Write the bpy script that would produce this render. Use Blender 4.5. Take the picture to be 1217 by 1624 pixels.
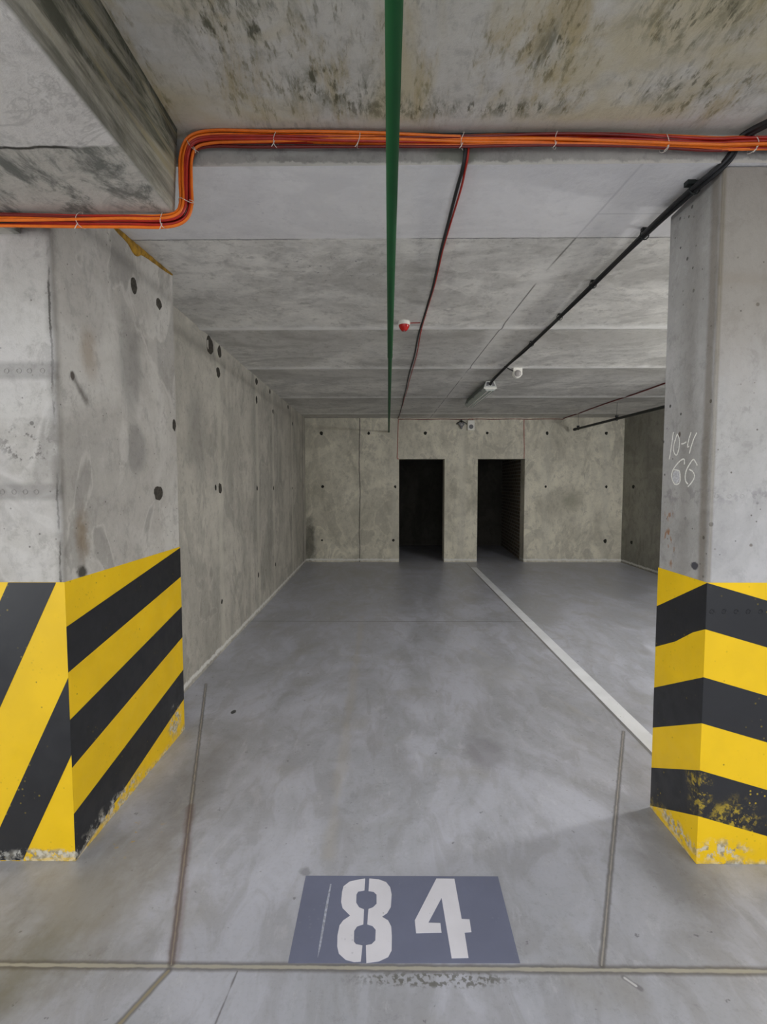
import bpy, bmesh, math, random
from mathutils import Vector, Matrix, noise as mnoise
for o in list(bpy.data.objects): bpy.data.objects.remove(o)
random.seed(7)
SC = bpy.context.scene; COL = SC.collection; R = math.radians

# ------------------------------------------------------------------ camera, world, lights, exposure
cd = bpy.data.cameras.new('camera'); cam = bpy.data.objects.new('camera', cd); COL.objects.link(cam); SC.camera = cam
cd.sensor_fit = 'VERTICAL'; cd.sensor_height = 36.0; cd.lens = 36.0 * 775 / 1624; cd.clip_start = 0.02
f_, vx, vy = 775.0, 616 - 608.5, 766 - 812.0
d_ = Vector((vx / f_, -vy / f_, -1)).normalized(); u_ = Vector((0, 1, 0)); z_ = (u_ - d_ * u_.dot(d_)).normalized(); x_ = d_.cross(z_)
cam.matrix_world = Matrix.Translation((0, 0, 1.55)) @ Matrix((x_, d_, z_)).to_4x4()

w = bpy.data.worlds.new('world'); SC.world = w; w.use_nodes = True
w.node_tree.nodes['Background'].inputs[0].default_value = (0.93, 0.96, 1.0, 1); w.node_tree.nodes['Background'].inputs[1].default_value = 1.0

def area(name, loc, rot, sx, sy, power, color=(1, 1, 1), spread=180):
    l = bpy.data.lights.new(name, 'AREA'); l.shape = 'RECTANGLE'; l.size = sx; l.size_y = sy; l.energy = power; l.color = color; l.spread = R(spread)
    o = bpy.data.objects.new(name, l); COL.objects.link(o); o.location = loc; o.rotation_euler = rot; return o
def bulb(name, loc, power, color=(1, .99, .96), r=.08):
    l = bpy.data.lights.new(name, 'POINT'); l.energy = power; l.color = color; l.shadow_soft_size = r
    o = bpy.data.objects.new(name, l); COL.objects.link(o); o.location = loc
area('daylight_opening', (0, -5.8, 1.5), (R(90), 0, 0), 13, 2.5, 38, (0.95, 0.975, 1.0))
area('lane_lamp_far', (0.6, -2.6, 2.74), (0, 0, 0), 7.0, 0.5, 50, (0.97, 0.985, 1.0))
area('lane_lamp_near', (0.8, -0.1, 2.80), (0, 0, 0), 6.0, 0.35, 62, (0.97, 0.985, 1.0))
area('lane_end_fill', (-7.9, -2.0, 1.4), (R(90), 0, R(-90)), 6, 2.4, 210, (0.95, 0.975, 1.0))  # unseen fill added at the lane's left end, lifts the right pillar's side
bulb('right_bay_lamp', (4.15, 3.2, 2.25), 125, (1.0, 0.995, 0.98), .12)
SC.view_settings.view_transform = 'Standard'; SC.view_settings.look = 'None'; SC.view_settings.gamma = 1.0
SC.view_settings.use_curve_mapping = False; SC.view_settings.exposure = 0.46

# ------------------------------------------------------------------ material helpers
def s2l(c):
    if isinstance(c, str): c = [int(c[i:i + 2], 16) for i in (0, 2, 4)]
    return tuple(((v / 255) / 12.92 if v / 255 <= .04045 else ((v / 255 + .055) / 1.055) ** 2.4) for v in c) + (1,)
class G:
    def __init__(s, name):
        s.m = bpy.data.materials.new(name); s.m.use_nodes = True; s.t = s.m.node_tree; s.b = s.t.nodes['Principled BSDF']
        s.p = s.n('ShaderNodeNewGeometry').outputs['Position']
        sp = s.n('ShaderNodeSeparateXYZ'); s.L(s.p, sp.inputs[0]); s.x, s.y, s.z = sp.outputs
    def n(s, t): return s.t.nodes.new(t)
    def L(s, a, b):
        if hasattr(a, 'is_output'): s.t.links.new(a, b)
        else: b.default_value = a
    def m_(s, op, a, b=0.0, c=0.0, clamp=False):
        n = s.n('ShaderNodeMath'); n.operation = op; n.use_clamp = clamp
        for i, v in enumerate((a, b, c)): s.L(v, n.inputs[i])
        return n.outputs[0]
    def add(s, a, b): return s.m_('ADD', a, b)
    def mul(s, a, b): return s.m_('MULTIPLY', a, b)
    def sub(s, a, b): return s.m_('SUBTRACT', a, b)
    def mx(s, a, b): return s.m_('MAXIMUM', a, b)
    def sm(s, x, lo, hi, a=0.0, b=1.0):
        n = s.n('ShaderNodeMapRange'); n.interpolation_type = 'SMOOTHSTEP'
        inv = lo > hi
        if inv: lo, hi, a, b = hi, lo, b, a
        for i, v in enumerate((x, lo, hi, a, b)): s.L(v, n.inputs[i])
        return n.outputs[0]
    def vs(s, sx, sy, sz, off=(0, 0, 0), rot=(0, 0, 0)):
        n = s.n('ShaderNodeMapping'); s.L(s.p, n.inputs[0]); n.inputs['Scale'].default_value = (sx, sy, sz); n.inputs['Location'].default_value = off; n.inputs['Rotation'].default_value = rot
        return n.outputs[0]
    def noise(s, vec, scale, detail=4, rough=.55, dist=0.0):
        n = s.n('ShaderNodeTexNoise'); s.L(vec, n.inputs['Vector']); n.inputs['Scale'].default_value = scale
        n.inputs['Detail'].default_value = detail; n.inputs['Roughness'].default_value = rough; n.inputs['Distortion'].default_value = dist
        return n.outputs['Fac']
    def vor(s, vec, scale):
        n = s.n('ShaderNodeTexVoronoi'); s.L(vec, n.inputs['Vector']); n.inputs['Scale'].default_value = scale; return n.outputs['Distance'], n.outputs['Color']
    def mix(s, f, a, b, mode='MIX'):
        n = s.n('ShaderNodeMix'); n.data_type = 'RGBA'; n.blend_type = mode
        s.L(f, n.inputs[0]); s.L(a, n.inputs[6]); s.L(b, n.inputs[7]); return n.outputs[2]
    def seg(s, a, b, wob=0.0, wsc=8.0):
        """distance from the surface point to the segment a-b, metres"""
        a = Vector(a); b = Vector(b); ab = b - a
        v = s.n('ShaderNodeVectorMath'); v.operation = 'SUBTRACT'; s.L(s.p, v.inputs[0]); v.inputs[1].default_value = a
        dt = s.n('ShaderNodeVectorMath'); dt.operation = 'DOT_PRODUCT'; s.L(v.outputs[0], dt.inputs[0]); dt.inputs[1].default_value = ab / ab.length_squared
        t = s.m_('ADD', dt.outputs['Value'], 0.0, clamp=True)
        sc = s.n('ShaderNodeVectorMath'); sc.operation = 'SCALE'; sc.inputs[0].default_value = ab; s.L(t, sc.inputs['Scale'])
        q = s.n('ShaderNodeVectorMath'); q.operation = 'DISTANCE'; s.L(v.outputs[0], q.inputs[0]); s.L(sc.outputs[0], q.inputs[1])
        d = q.outputs['Value']
        if wob: d = s.add(d, s.mul(s.sub(s.noise(s.p, wsc, 3), .5), wob))
        return d
    def blob(s, c, r, wob=.6, wsc=9.0, soft=.5):
        """soft irregular patch mask centred on c with radii r"""
        v = s.n('ShaderNodeVectorMath'); v.operation = 'SUBTRACT'; s.L(s.p, v.inputs[0]); v.inputs[1].default_value = c
        q = s.n('ShaderNodeVectorMath'); q.operation = 'DIVIDE'; s.L(v.outputs[0], q.inputs[0]); q.inputs[1].default_value = r
        l = s.n('ShaderNodeVectorMath'); l.operation = 'LENGTH'; s.L(q.outputs[0], l.inputs[0])
        d = s.add(l.outputs['Value'], s.mul(s.sub(s.noise(s.p, wsc, 4, .65), .5), wob * 2))
        return s.sm(d, 1.0, 1.0 - soft)
    def out(s, col, rough=.85, bump=None, bstr=.3, bdist=.004, spec=.5):
        s.L(col, s.b.inputs['Base Color']); s.L(rough, s.b.inputs['Roughness']); s.b.inputs['Specular IOR Level'].default_value = spec
        if bump is not None:
            n = s.n('ShaderNodeBump'); n.inputs['Strength'].default_value = bstr; n.inputs['Distance'].default_value = bdist
            s.L(bump, n.inputs['Height']); s.L(n.outputs[0], s.b.inputs['Normal'])
        return s.m

def concrete(name, base, lite=None, dark=None, streak=(1, 1, .22), ssc=3.2, samt=.5, pits=.5, seed=0, layers=None, rough=.85, arcs=.5):
    g = G(name); off = (seed * 3.7, seed * 1.9, seed * 5.3)
    base = s2l(base); lite = s2l(lite) if lite else tuple(min(1, c * 1.35) for c in base[:3]) + (1,); dark = s2l(dark) if dark else tuple(c * .62 for c in base[:3]) + (1,)
    big = g.noise(g.vs(1, 1, 1, off), 1.3, 5, .6, .7)
    st = g.noise(g.vs(*streak, off), ssc, 5, .6, .4)
    fine = g.noise(g.p, 38, 4, .7)
    col = g.mix(g.mul(g.sm(big, .42, .62), .85), base, lite)
    col = g.mix(g.mul(g.sm(st, .50, .30), samt), col, dark)
    col = g.mix(g.mul(g.sm(st, .58, .72), samt * .55), col, lite)
    # trowel arcs and lime bloom outlines
    ar = g.noise(g.vs(1.3, 1.3, .75, (off[1], off[2], off[0])), 1.9, 4, .5, 1.1)
    col = g.mix(g.mul(g.sm(g.m_('ABSOLUTE', g.sub(ar, .545)), .022, .0), arcs * .55), col, lite)
    col = g.mix(g.mul(g.sm(ar, .56, .59), arcs * .62), col, dark)
    col = g.mix(g.mul(g.sub(fine, .5), .55), col, (0, 0, 0, 1)); 
    mid = g.noise(g.vs(1, 1, .8, off), 11, 8, .78, .3)
    col = g.mix(g.mul(g.sm(mid, .50, .36), .5), col, dark); col = g.mix(g.mul(g.sm(mid, .55, .68), .45), col, lite)
    scr = g.noise(g.vs(1, 1, 1, (off[2], off[0], off[1]), (.5, .4, .7)), 30, 3, .6, 1.5)
    col = g.mix(g.mul(g.mul(g.sm(g.m_('ABSOLUTE', g.sub(scr, .5)), .010, .0), g.sm(mid, .50, .60)), .6), col, lite)
    vd, vc = g.vor(g.vs(1, 1, 1, off), 16)
    keep = g.sm(g.noise(g.p, 5, 2), .44, .58)
    sz = g.n('ShaderNodeSeparateColor'); g.L(vc, sz.inputs[0])
    pit = g.mul(g.sm(g.sub(vd, g.mul(g.m_('POWER', sz.outputs[0], 3.0), .12)), .045, .0), g.mul(keep, pits))
    col = g.mix(pit, col, tuple(c * .22 for c in base[:3]) + (1,))
    h = g.add(g.mul(fine, .25), g.sub(g.mul(mid, 1.3), g.mul(pit, .8)))
    if layers:
        for mask, c in layers(g): col = g.mix(mask, col, s2l(c) if isinstance(c, (str, list)) else c)
    return g.out(col, g.sm(big, .2, .8, rough + .05, rough - .1), h, .45, .008, spec=.35)

def plain(name, c, rough=.5, metal=0.0, spec=.5, var=.12, nsc=30):
    g = G(name); c = s2l(c); n = g.noise(g.p, nsc, 3)
    col = g.mix(g.sm(n, .3, .7), tuple(v * (1 - var) for v in c[:3]) + (1,), tuple(min(1, v * (1 + var)) for v in c[:3]) + (1,))
    g.b.inputs['Metallic'].default_value = metal
    return g.out(col, rough, spec=spec)

# ------------------------------------------------------------------ geometry helpers
def finish(name, bm, mats, parent=None, smooth=False, bevel=0.0):
    bmesh.ops.recalc_face_normals(bm, faces=bm.faces)
    me = bpy.data.meshes.new(name); bm.to_mesh(me); bm.free()
    for m in (mats if isinstance(mats, (list, tuple)) else [mats]): me.materials.append(m)
    if smooth:
        for p in me.polygons: p.use_smooth = True
        try: me.set_sharp_from_angle(angle=R(38))
        except Exception: pass
    o = bpy.data.objects.new(name, me); COL.objects.link(o)
    if parent is not None: o.parent = parent
    if bevel:
        b = o.modifiers.new('bevel', 'BEVEL'); b.width = bevel; b.segments = 2; b.limit_method = 'ANGLE'
    return o
def box(bm, x0, x1, y0, y1, z0, z1, mi=0):
    v = [bm.verts.new((x, y, z)) for z in (z0, z1) for y in (y0, y1) for x in (x0, x1)]
    for q in ((0, 2, 3, 1), (4, 5, 7, 6), (0, 1, 5, 4), (2, 6, 7, 3), (0, 4, 6, 2), (1, 3, 7, 5)):
        bm.faces.new([v[i] for i in q]).material_index = mi
def prism(bm, pts, th, mi=0):
    """closed 3-D outline pts extruded by vector th"""
    th = Vector(th); a = [bm.verts.new(p) for p in pts]; b = [bm.verts.new(Vector(p) + th) for p in pts]; n = len(a)
    bm.faces.new(a).material_index = mi; bm.faces.new(b[::-1]).material_index = mi
    for i in range(n): bm.faces.new((a[i], a[(i + 1) % n], b[(i + 1) % n], b[i])).material_index = mi
def tube(bm, pts, r, seg=10, mi=0, closed=False):
    P = [Vector(p) for p in pts]; n = len(P); rs = r if isinstance(r, (list, tuple)) else [r] * n
    T = [(P[(i + 1) % n] - P[i - 1]) if closed else (P[min(i + 1, n - 1)] - P[max(i - 1, 0)]) for i in range(n)]
    T = [t.normalized() for t in T]; u = T[0].orthogonal().normalized(); rings = []
    for i in range(n):
        if i: u = (u - T[i] * u.dot(T[i])).normalized()
        v = T[i].cross(u)
        rings.append([bm.verts.new(P[i] + (u * math.cos(a) + v * math.sin(a)) * rs[i]) for a in [2 * math.pi * k / seg for k in range(seg)]])
    for i in range(n if closed else n - 1):
        A, B = rings[i], rings[(i + 1) % n]
        for k in range(seg): bm.faces.new((A[k], A[(k + 1) % seg], B[(k + 1) % seg], B[k])).material_index = mi
    if not closed:
        bm.faces.new(rings[0][::-1]).material_index = mi; bm.faces.new(rings[-1]).material_index = mi
def lathe(bm, c, axis, prof, seg=24, mi=0):
    """prof: list of (distance along axis, radius)"""
    axis = Vector(axis).normalized(); u = axis.orthogonal().normalized(); v = axis.cross(u); c = Vector(c); rings = []
    for d, r in prof: rings.append([bm.verts.new(c + axis * d + (u * math.cos(a) + v * math.sin(a)) * max(r, 1e-4)) for a in [2 * math.pi * k / seg for k in range(seg)]])
    for A, B in zip(rings, rings[1:]):
        for k in range(seg): bm.faces.new((A[k], A[(k + 1) % seg], B[(k + 1) % seg], B[k])).material_index = mi
    bm.faces.new(rings[0][::-1]).material_index = mi; bm.faces.new(rings[-1]).material_index = mi
def catmull(pts, k=8):
    P = [Vector(p) for p in pts]; P = [P[0] * 2 - P[1]] + P + [P[-1] * 2 - P[-2]]; out = []
    for i in range(1, len(P) - 2):
        a, b, c, d = P[i - 1:i + 3]
        for j in range(k):
            t = j / k; out.append(.5 * ((2 * b) + (c - a) * t + (2 * a - 5 * b + 4 * c - d) * t * t + (3 * b - a - 3 * c + d) * t ** 3))
    return out + [P[-2]]
def tag(o, label, cat, group=None):
    o['label'] = label; o['category'] = cat
    if group: o['group'] = group
    return o
def struct(name, bm, m, parent=None, **k):
    o = finish(name, bm, m, parent, **k); o['kind'] = 'structure'; return o
def empty(name, loc, label, cat, group=None):
    o = bpy.data.objects.new(name, None); COL.objects.link(o); o.location = loc; o.empty_display_size = .1; return tag(o, label, cat, group)
def child(name, bm, m, root, **k):
    """part whose mesh was written in world coordinates, under a root that stands at root.location"""
    bmesh.ops.translate(bm, verts=bm.verts, vec=-root.location); return finish(name, bm, m, root, **k)

# ------------------------------------------------------------------ dimensions (metres)
YP, YB, ZF = 1.906, 9.53, 2.835          # pillar fronts, back wall, lane slab underside
YS = 1.90                                # step between the lane slab and the bay slab
XL, XR = -1.285, 1.256                   # faces of the two pillars
def zc(y): return 2.735 + .06 * min(max((y - 1.9) / 1.1, 0), 1) + .008 * min(max((y - 3) / 6.5, 0), 1)
def xw(y): return -1.5 - .0176 * (y - 3)

# ------------------------------------------------------------------ materials
def floor_layers(g):
    L = []
    jn = lambda a, b: g.seg(a + (0,), b + (0,), .009, 22)
    # ochre and rusty dirt near left pillar and joints, plus olive shade painted in
    L.append((g.mul(g.blob((-1.15, 1.75, 0), (.45, .5, 1), .5, 5, .9), .6), '807a66'))
    L.append((g.mul(g.blob((-1.45, 1.35, 0), (.55, .4, 1), .5, 5, .9), .75), '6b674f'))  # blurry olive shadow painted into the floor colour
    L.append((g.mul(g.blob((1.15, 1.95, 0), (.22, .45, 1), .5, 6, .8), .45), '5c5a55'))
    L.append((g.mul(g.blob((-1.0, 2.45, 0), (.2, .7, 1), .4, 5, .8), .4), '6a665c'))
    # tyre rub and pale drag marks
    for a, b, wd, c, s in (((-.25, 1.95), (-.30, 5.6), .03, 'b3aea6', .45), ((.65, 4.9), (1.35, 3.1), .02, 'b5b3b0', .35), ((.28, 7.2), (.75, 6.4), .03, '8d8c88', .35), ((-.05, 2.2), (-.16, 3.6), .004, '8a888c', .3), ((-.9, 3.6), (-.75, 5.4), .05, '9c9a96', .25)):
        L.append((g.mul(g.sm(g.seg(a + (0,), b + (0,), .12, 3), wd * 1.6, 0), s * .8), c))
    L.append((g.mul(g.blob((.55, 2.75, 0), (.16, .25, 1), .5, 8, .6), .45), '6e6a6c'))
    L.append((g.mul(g.blob((.9, 3.9, 0), (.35, .5, 1), .6, 5, .9), .4), 'b2b3b8'))
    J = [((-3.5, 1.475), (3.5, 1.475), .0085, .017, 'b5b1a4'), ((-.70, 1.48), (-1.41, 3.68), .004, .012, 'a8a196'), ((.687, 1.49), (1.47, 2.98), .004, .012, 'a5a099'),
         ((-.70, 1.46), (-1.10, .6), .007, .013, '9a9078'), ((1.508, 2.3), (1.508, 9.4), .004, .010, '8c8b88')]
    for a, b, wi, wo, c in J:
        d = jn(a, b)
        L.append((g.mul(g.sm(d, wo * 1.3, wo * .5), .72), '625e5b')); L.append((g.mul(g.sm(d, wi, wi * .3), .85), c))
    L.append((g.mul(g.sm(g.seg((-.70, 1.5, 0), (-.95, 2.25, 0), .02, 10), .030, .010), .35), '6a4a40'))
    L.append((g.mul(g.sm(jn((-1.6, 5.4), (1.5, 5.4)), .02, .0), .5), '54544f'))
    L.append((g.mul(g.sm(jn((-.48, 1.46), (-.52, 1.1)), .005, .0), .7), '5a5658'))
    # olive specks below the joint in front of the number
    L.append((g.mul(g.mul(g.blob((.15, 1.44, 0), (.32, .03, 1), .3, 9, .5), g.sm(g.noise(g.p, 60, 4), .48, .56)), .7), '57564a'))
    L.append((g.mul(g.sm(g.seg((.74, 1.452, 0), (.775, 1.418, 0), .006, 40), .012, .004), .6), '66656a')); L.append((g.mul(g.sm(g.seg((.742, 1.45, 0), (.765, 1.427, 0), .004, 40), .006, .002), .8), 'd8d8da'))
    L.append((g.mul(g.mul(g.blob((-1.10, 2.05, 0), (.12, .16, 1), .5, 8, .6), g.sm(g.noise(g.vs(1, 1, 1, rot=(0, 0, .6)), 30, 4, .7), .60, .66)), .7), 'c2a24a'))
    L.append((g.mul(g.blob((-.33, 1.86, 0), (.03, .03, 1), .9, 25, .7), .5), '6c6b72'))
    L.append((g.mul(g.blob((-1.05, 3.22, 0), (.02, .035, 1), .3, 25, .4), .9), '252423'))
    return L
g = G('trowelled_floor')
big = g.noise(g.vs(1.0, .55, 1, rot=(0, 0, .5)), 1.5, 5, .6, 1.4); med = g.noise(g.vs(1.6, .7, 1, rot=(0, 0, -.5)), 4.5, 5, .62, 1.0); sw = g.noise(g.vs(1, .35, 1, rot=(0, 0, .9)), 9, 5, .7, .6)
fine = g.noise(g.p, 60, 3, .7)
col = g.mix(g.sm(big, .34, .66), s2l('a5a7af'), s2l('bbbdc9'))
col = g.mix(g.mul(g.sm(med, .56, .36), .4), col, s2l('929194')); col = g.mix(g.mul(g.sm(sw, .56, .74), .28), col, s2l('d6d6dd'))
col = g.mix(g.mul(g.sm(g.noise(g.p, 2.2, 3), .55, .7), .35), col, s2l('96938c')); col = g.mix(g.mul(g.sub(fine, .5), .4), col, (0, 0, 0, 1))
col = g.mix(g.mul(g.sm(g.noise(g.p, 24, 3, .6), .68, .74), .6), col, s2l('5c5b61'))
col = g.mix(g.mul(g.mul(g.sm(g.noise(g.p, 13, 6, .8), .54, .64), g.sm(big, .6, .4)), .25), col, s2l('77767b'))
col = g.mix(g.mul(g.sm(g.noise(g.vs(1, .5, 1, (3, 1, 0), (0, 0, .3)), 13, 7, .8, .3), .56, .68), .25), col, s2l('d2d3da'))
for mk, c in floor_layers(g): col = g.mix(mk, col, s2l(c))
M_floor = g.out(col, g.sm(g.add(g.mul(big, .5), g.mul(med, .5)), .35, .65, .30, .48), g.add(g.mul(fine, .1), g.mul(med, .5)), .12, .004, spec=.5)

def lane_ceiling_layers(g):
    lo = g.noise(g.vs(1, .30, 1, (0, 0, 0), (0, 0, -.22)), 4.5, 6, .7, .5); md = g.noise(g.vs(1, .35, 1, (0, 0, 0), (0, 0, -.25)), 15, 6, .75, .4); fn = g.noise(g.vs(1, .3, 1, (0, 0, 0), (0, 0, -.3)), 42, 4, .7)
    L = [(g.mul(g.sm(g.noise(g.p, 1.7, 4, .6, .6), .40, .58), .65), 'c4b78e'), (g.mul(g.sm(lo, .50, .66), .6), 'ad9a66'), (g.mul(g.mul(g.sm(fn, .50, .64), g.sm(lo, .44, .58)), .6), '7d7350'),
         (g.mul(g.sm(g.noise(g.p, 2.6, 4, .6), .56, .68), .5), 'd2d0cc')]
    for c, r, s, th in (((-.45, 1.42, ZF), (.24, .26, 1), .9, .46), ((-.20, 1.66, ZF), (.26, .15, 1), .95, .43), ((.02, 1.76, ZF), (.26, .09, 1), .95, .42), ((-.62, 1.05, ZF), (.3, .3, 1), .8, .46),
                        ((.40, 1.76, ZF), (.36, .06, 1), .95, .44), ((.50, 1.52, ZF), (.13, .14, 1), .9, .43), ((.85, 1.38, ZF), (.3, .28, 1), .8, .46), ((-.35, 1.84, ZF), (.35, .03, 1), .85, .46), ((.95, 1.68, ZF), (.35, .15, 1), .75, .48), ((.45, 1.15, ZF), (.6, .3, 1), .55, .50), ((-.1, 1.3, ZF), (.5, .3, 1), .45, .53)):
        L.append((g.mul(g.mul(g.blob(c, r, .5, 8, .9), g.sm(md, th, th + .16)), s * .85), '65634c'))
        L.append((g.mul(g.mul(g.blob(c, (r[0] * .9, r[1] * .9, 1), .5, 11, .8), g.sm(fn, .55, .64)), s * .7), '45473a'))
    L.append((g.mul(g.sm(g.add(g.y, g.mul(g.sub(g.noise(g.p, 9, 3), .5), .05)), 1.80, 1.84), .6), 'c9c4ba'))
    return L
M_lane_ceil = concrete('stained_lane_ceiling', 'd0cdc4', lite='deddd8', streak=(1, .3, 1), ssc=5, samt=.25, pits=.15, seed=3, layers=lane_ceiling_layers, arcs=.15)
def bay_ceiling_layers(g):
    L = []
    n5 = g.noise(g.p, 5, 4, .65); n22 = g.noise(g.p, 22, 5, .7)
    # smoother grey trowelled fields with pale lumpy rims
    f = g.noise(g.vs(.7, 1.3, 1), 1.6, 6, .62, 1.2)
    L.append((g.mul(g.sm(f, .50, .62), .40), 'a9a7a1')); L.append((g.mul(g.mul(g.sm(g.m_('ABSOLUTE', g.sub(f, .50)), .03, .0), g.sm(n22, .4, .6)), .5), 'e6e5e0'))
    L.append((g.mul(g.mul(g.sm(g.noise(g.p, 14, 5, .75, .8), .58, .66), g.sm(n5, .45, .6)), .45), 'e2e1dd'))
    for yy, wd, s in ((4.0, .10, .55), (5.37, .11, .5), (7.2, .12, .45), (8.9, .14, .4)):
        L.append((g.mul(g.sm(g.m_('ABSOLUTE', g.add(g.sub(g.y, yy), g.mul(g.sub(n5, .5), .12))), wd * .75, .0), s * 1.4), 'f6f5f2'))  # pale bands paint the lit face of each ceiling rib
        L.append((g.mul(g.mul(g.sm(g.add(g.y, g.mul(g.sub(n5, .5), .2)), yy + .0, yy + .16), g.sm(g.y, yy + .95, yy + .10)), .42), 'a29f97'))  # shade behind each rib painted in as a darker band
    for yy, s in ((2.52, .75), (4.06, .35)):
        L.append((g.mul(g.mul(g.sm(g.m_('ABSOLUTE', g.add(g.sub(g.y, yy), g.mul(g.sub(n22, .5), .02))), .009, .003), g.sm(g.noise(g.p, 3, 3), .40, .54)), s), '4b4a47'))
    xs = g.m_('ABSOLUTE', g.sub(g.x, g.sub(.945, g.mul(g.sub(g.y, 2.0), .018))))
    L.append((g.mul(g.mul(g.sm(g.add(xs, g.mul(g.sub(g.noise(g.p, 7, 4, .7), .5), .25)), .13, .0), g.sm(g.y, 2.5, 3.1)), .65), 'eceae6'))
    L.append((g.mul(g.sm(xs, .008, .002), g.mul(g.sm(g.noise(g.p, 2.5, 2), .35, .5), .75)), '55534f'))
    L.append((g.mul(g.mul(g.sm(g.m_('ABSOLUTE', g.sub(g.y, 2.28)), .008, .002), g.sm(g.x, .93, .95)), .7), '55534f'))
    sp = g.noise(g.p, 30, 5, .75)
    for c, r in (((-.55, 2.25, 2.76), (.22, .2, 1)), ((-.10, 2.42, 2.76), (.3, .10, 1)), ((.70, 2.45, 2.76), (.35, .08, 1)), ((-.3, 2.9, 2.8), (.5, .3, 1))):
        L.append((g.mul(g.mul(g.blob(c, r, .4, 8, .7), g.sm(sp, .60, .66)), .8), '66656a'))
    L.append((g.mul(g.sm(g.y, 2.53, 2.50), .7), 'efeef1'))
    return L
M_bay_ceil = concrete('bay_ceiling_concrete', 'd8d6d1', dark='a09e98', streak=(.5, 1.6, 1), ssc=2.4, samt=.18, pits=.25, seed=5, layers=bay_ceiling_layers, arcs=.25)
M_step = concrete('step_mortar', '9a9893', streak=(.5, 1, 1), ssc=4, samt=.4, pits=.3, seed=14, layers=lambda g: [(g.mul(g.sm(g.add(g.z, g.mul(g.sub(g.noise(g.p, 12, 4, .7), .5), .06)), 2.752, 2.742), .7), 'cfccc4'), (g.mul(g.blob((.25, 1.9, 2.77), (.12, .2, .04), .5, 14, .6), .6), '6d7263')])
def base_lime(g, dist):
    return (g.mul(g.sm(g.m_('ABSOLUTE', g.add(g.sub(dist, .045), g.mul(g.sub(g.noise(g.p, 14, 5, .75), .5), .07))), .026, .010), .8), 'ecebe8')
def left_wall_layers(g):
    L = []
    for yy in (4.43, 5.80, 6.66, 8.1):
        L.append((g.mul(g.sm(g.m_('ABSOLUTE', g.add(g.sub(g.y, yy), g.mul(g.sub(g.noise(g.vs(1, 1, .4), 6, 3), .5), .12))), .09, .02), .5), 'cfccc0'))
    L.append((g.mul(g.sm(g.m_('ABSOLUTE', g.sub(g.z, 1.95)), .16, .0), .2), 'a5a197')); L.append((g.mul(g.blob((-1.5, 3.9, 1.9), (.4, .35, .5), .5, 4, .8), .35), '6e6c6a'))
    L.append((g.mul(g.blob((-1.5, 6.2, .55), (.4, .5, .5), .5, 4, .8), .35), '5d5b54'))
    L.append((g.mul(g.mul(g.sm(g.y, 9.0, 9.06), g.sm(g.m_('ABSOLUTE', g.sub(g.y, 9.2)), .03, .01)), .7), '3a3a38'))
    L.append(base_lime(g, g.z)); return L
M_wall_left = concrete('left_wall_concrete', 'b2aea5', streak=(1, 1, .15), ssc=3.0, samt=.5, pits=.3, seed=1, layers=left_wall_layers)
def back_wall_layers(g):
    L = [(g.mul(g.sm(g.noise(g.vs(1, 1, .5), 1.8, 5, .6, 1.2), .50, .68), .35), '8a8674'),
         (g.mul(g.sm(g.m_('ABSOLUTE', g.add(g.sub(g.x, -.56), g.mul(g.sub(g.noise(g.vs(1, 1, .5), 5, 3), .5), .05))), .014, .004), .8), '4a4741'),
         (g.mul(g.blob((-1.55, YB, .35), (.17, .5, .8), .5, 6, .7), .75), '3d3c37')]
    for xx in (.13, 1.42, 3.06, 4.2): L.append((g.mul(g.sm(g.m_('ABSOLUTE', g.add(g.sub(g.x, xx), g.mul(g.sub(g.noise(g.vs(1, 1, .4), 5, 3), .5), .2))), .12, .02), .4), 'd6d2c4'))
    L.append((g.mul(g.blob((3.55, YB, 1.2), (.35, .5, .3), .6, 7, .9), .45), '7a7964')); L.append(base_lime(g, g.z)); return L
M_wall_back = concrete('back_wall_concrete', 'd2cdbd', streak=(1, 1, .3), ssc=3.0, samt=.45, pits=.2, seed=2, layers=back_wall_layers, arcs=.55)
M_wall_right = concrete('right_wall_concrete', '96948a', streak=(1, 1, .2), ssc=3.0, seed=4, layers=lambda g: [base_lime(g, g.z)])
M_store = concrete('storeroom_concrete', '524f48', seed=8)
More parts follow.
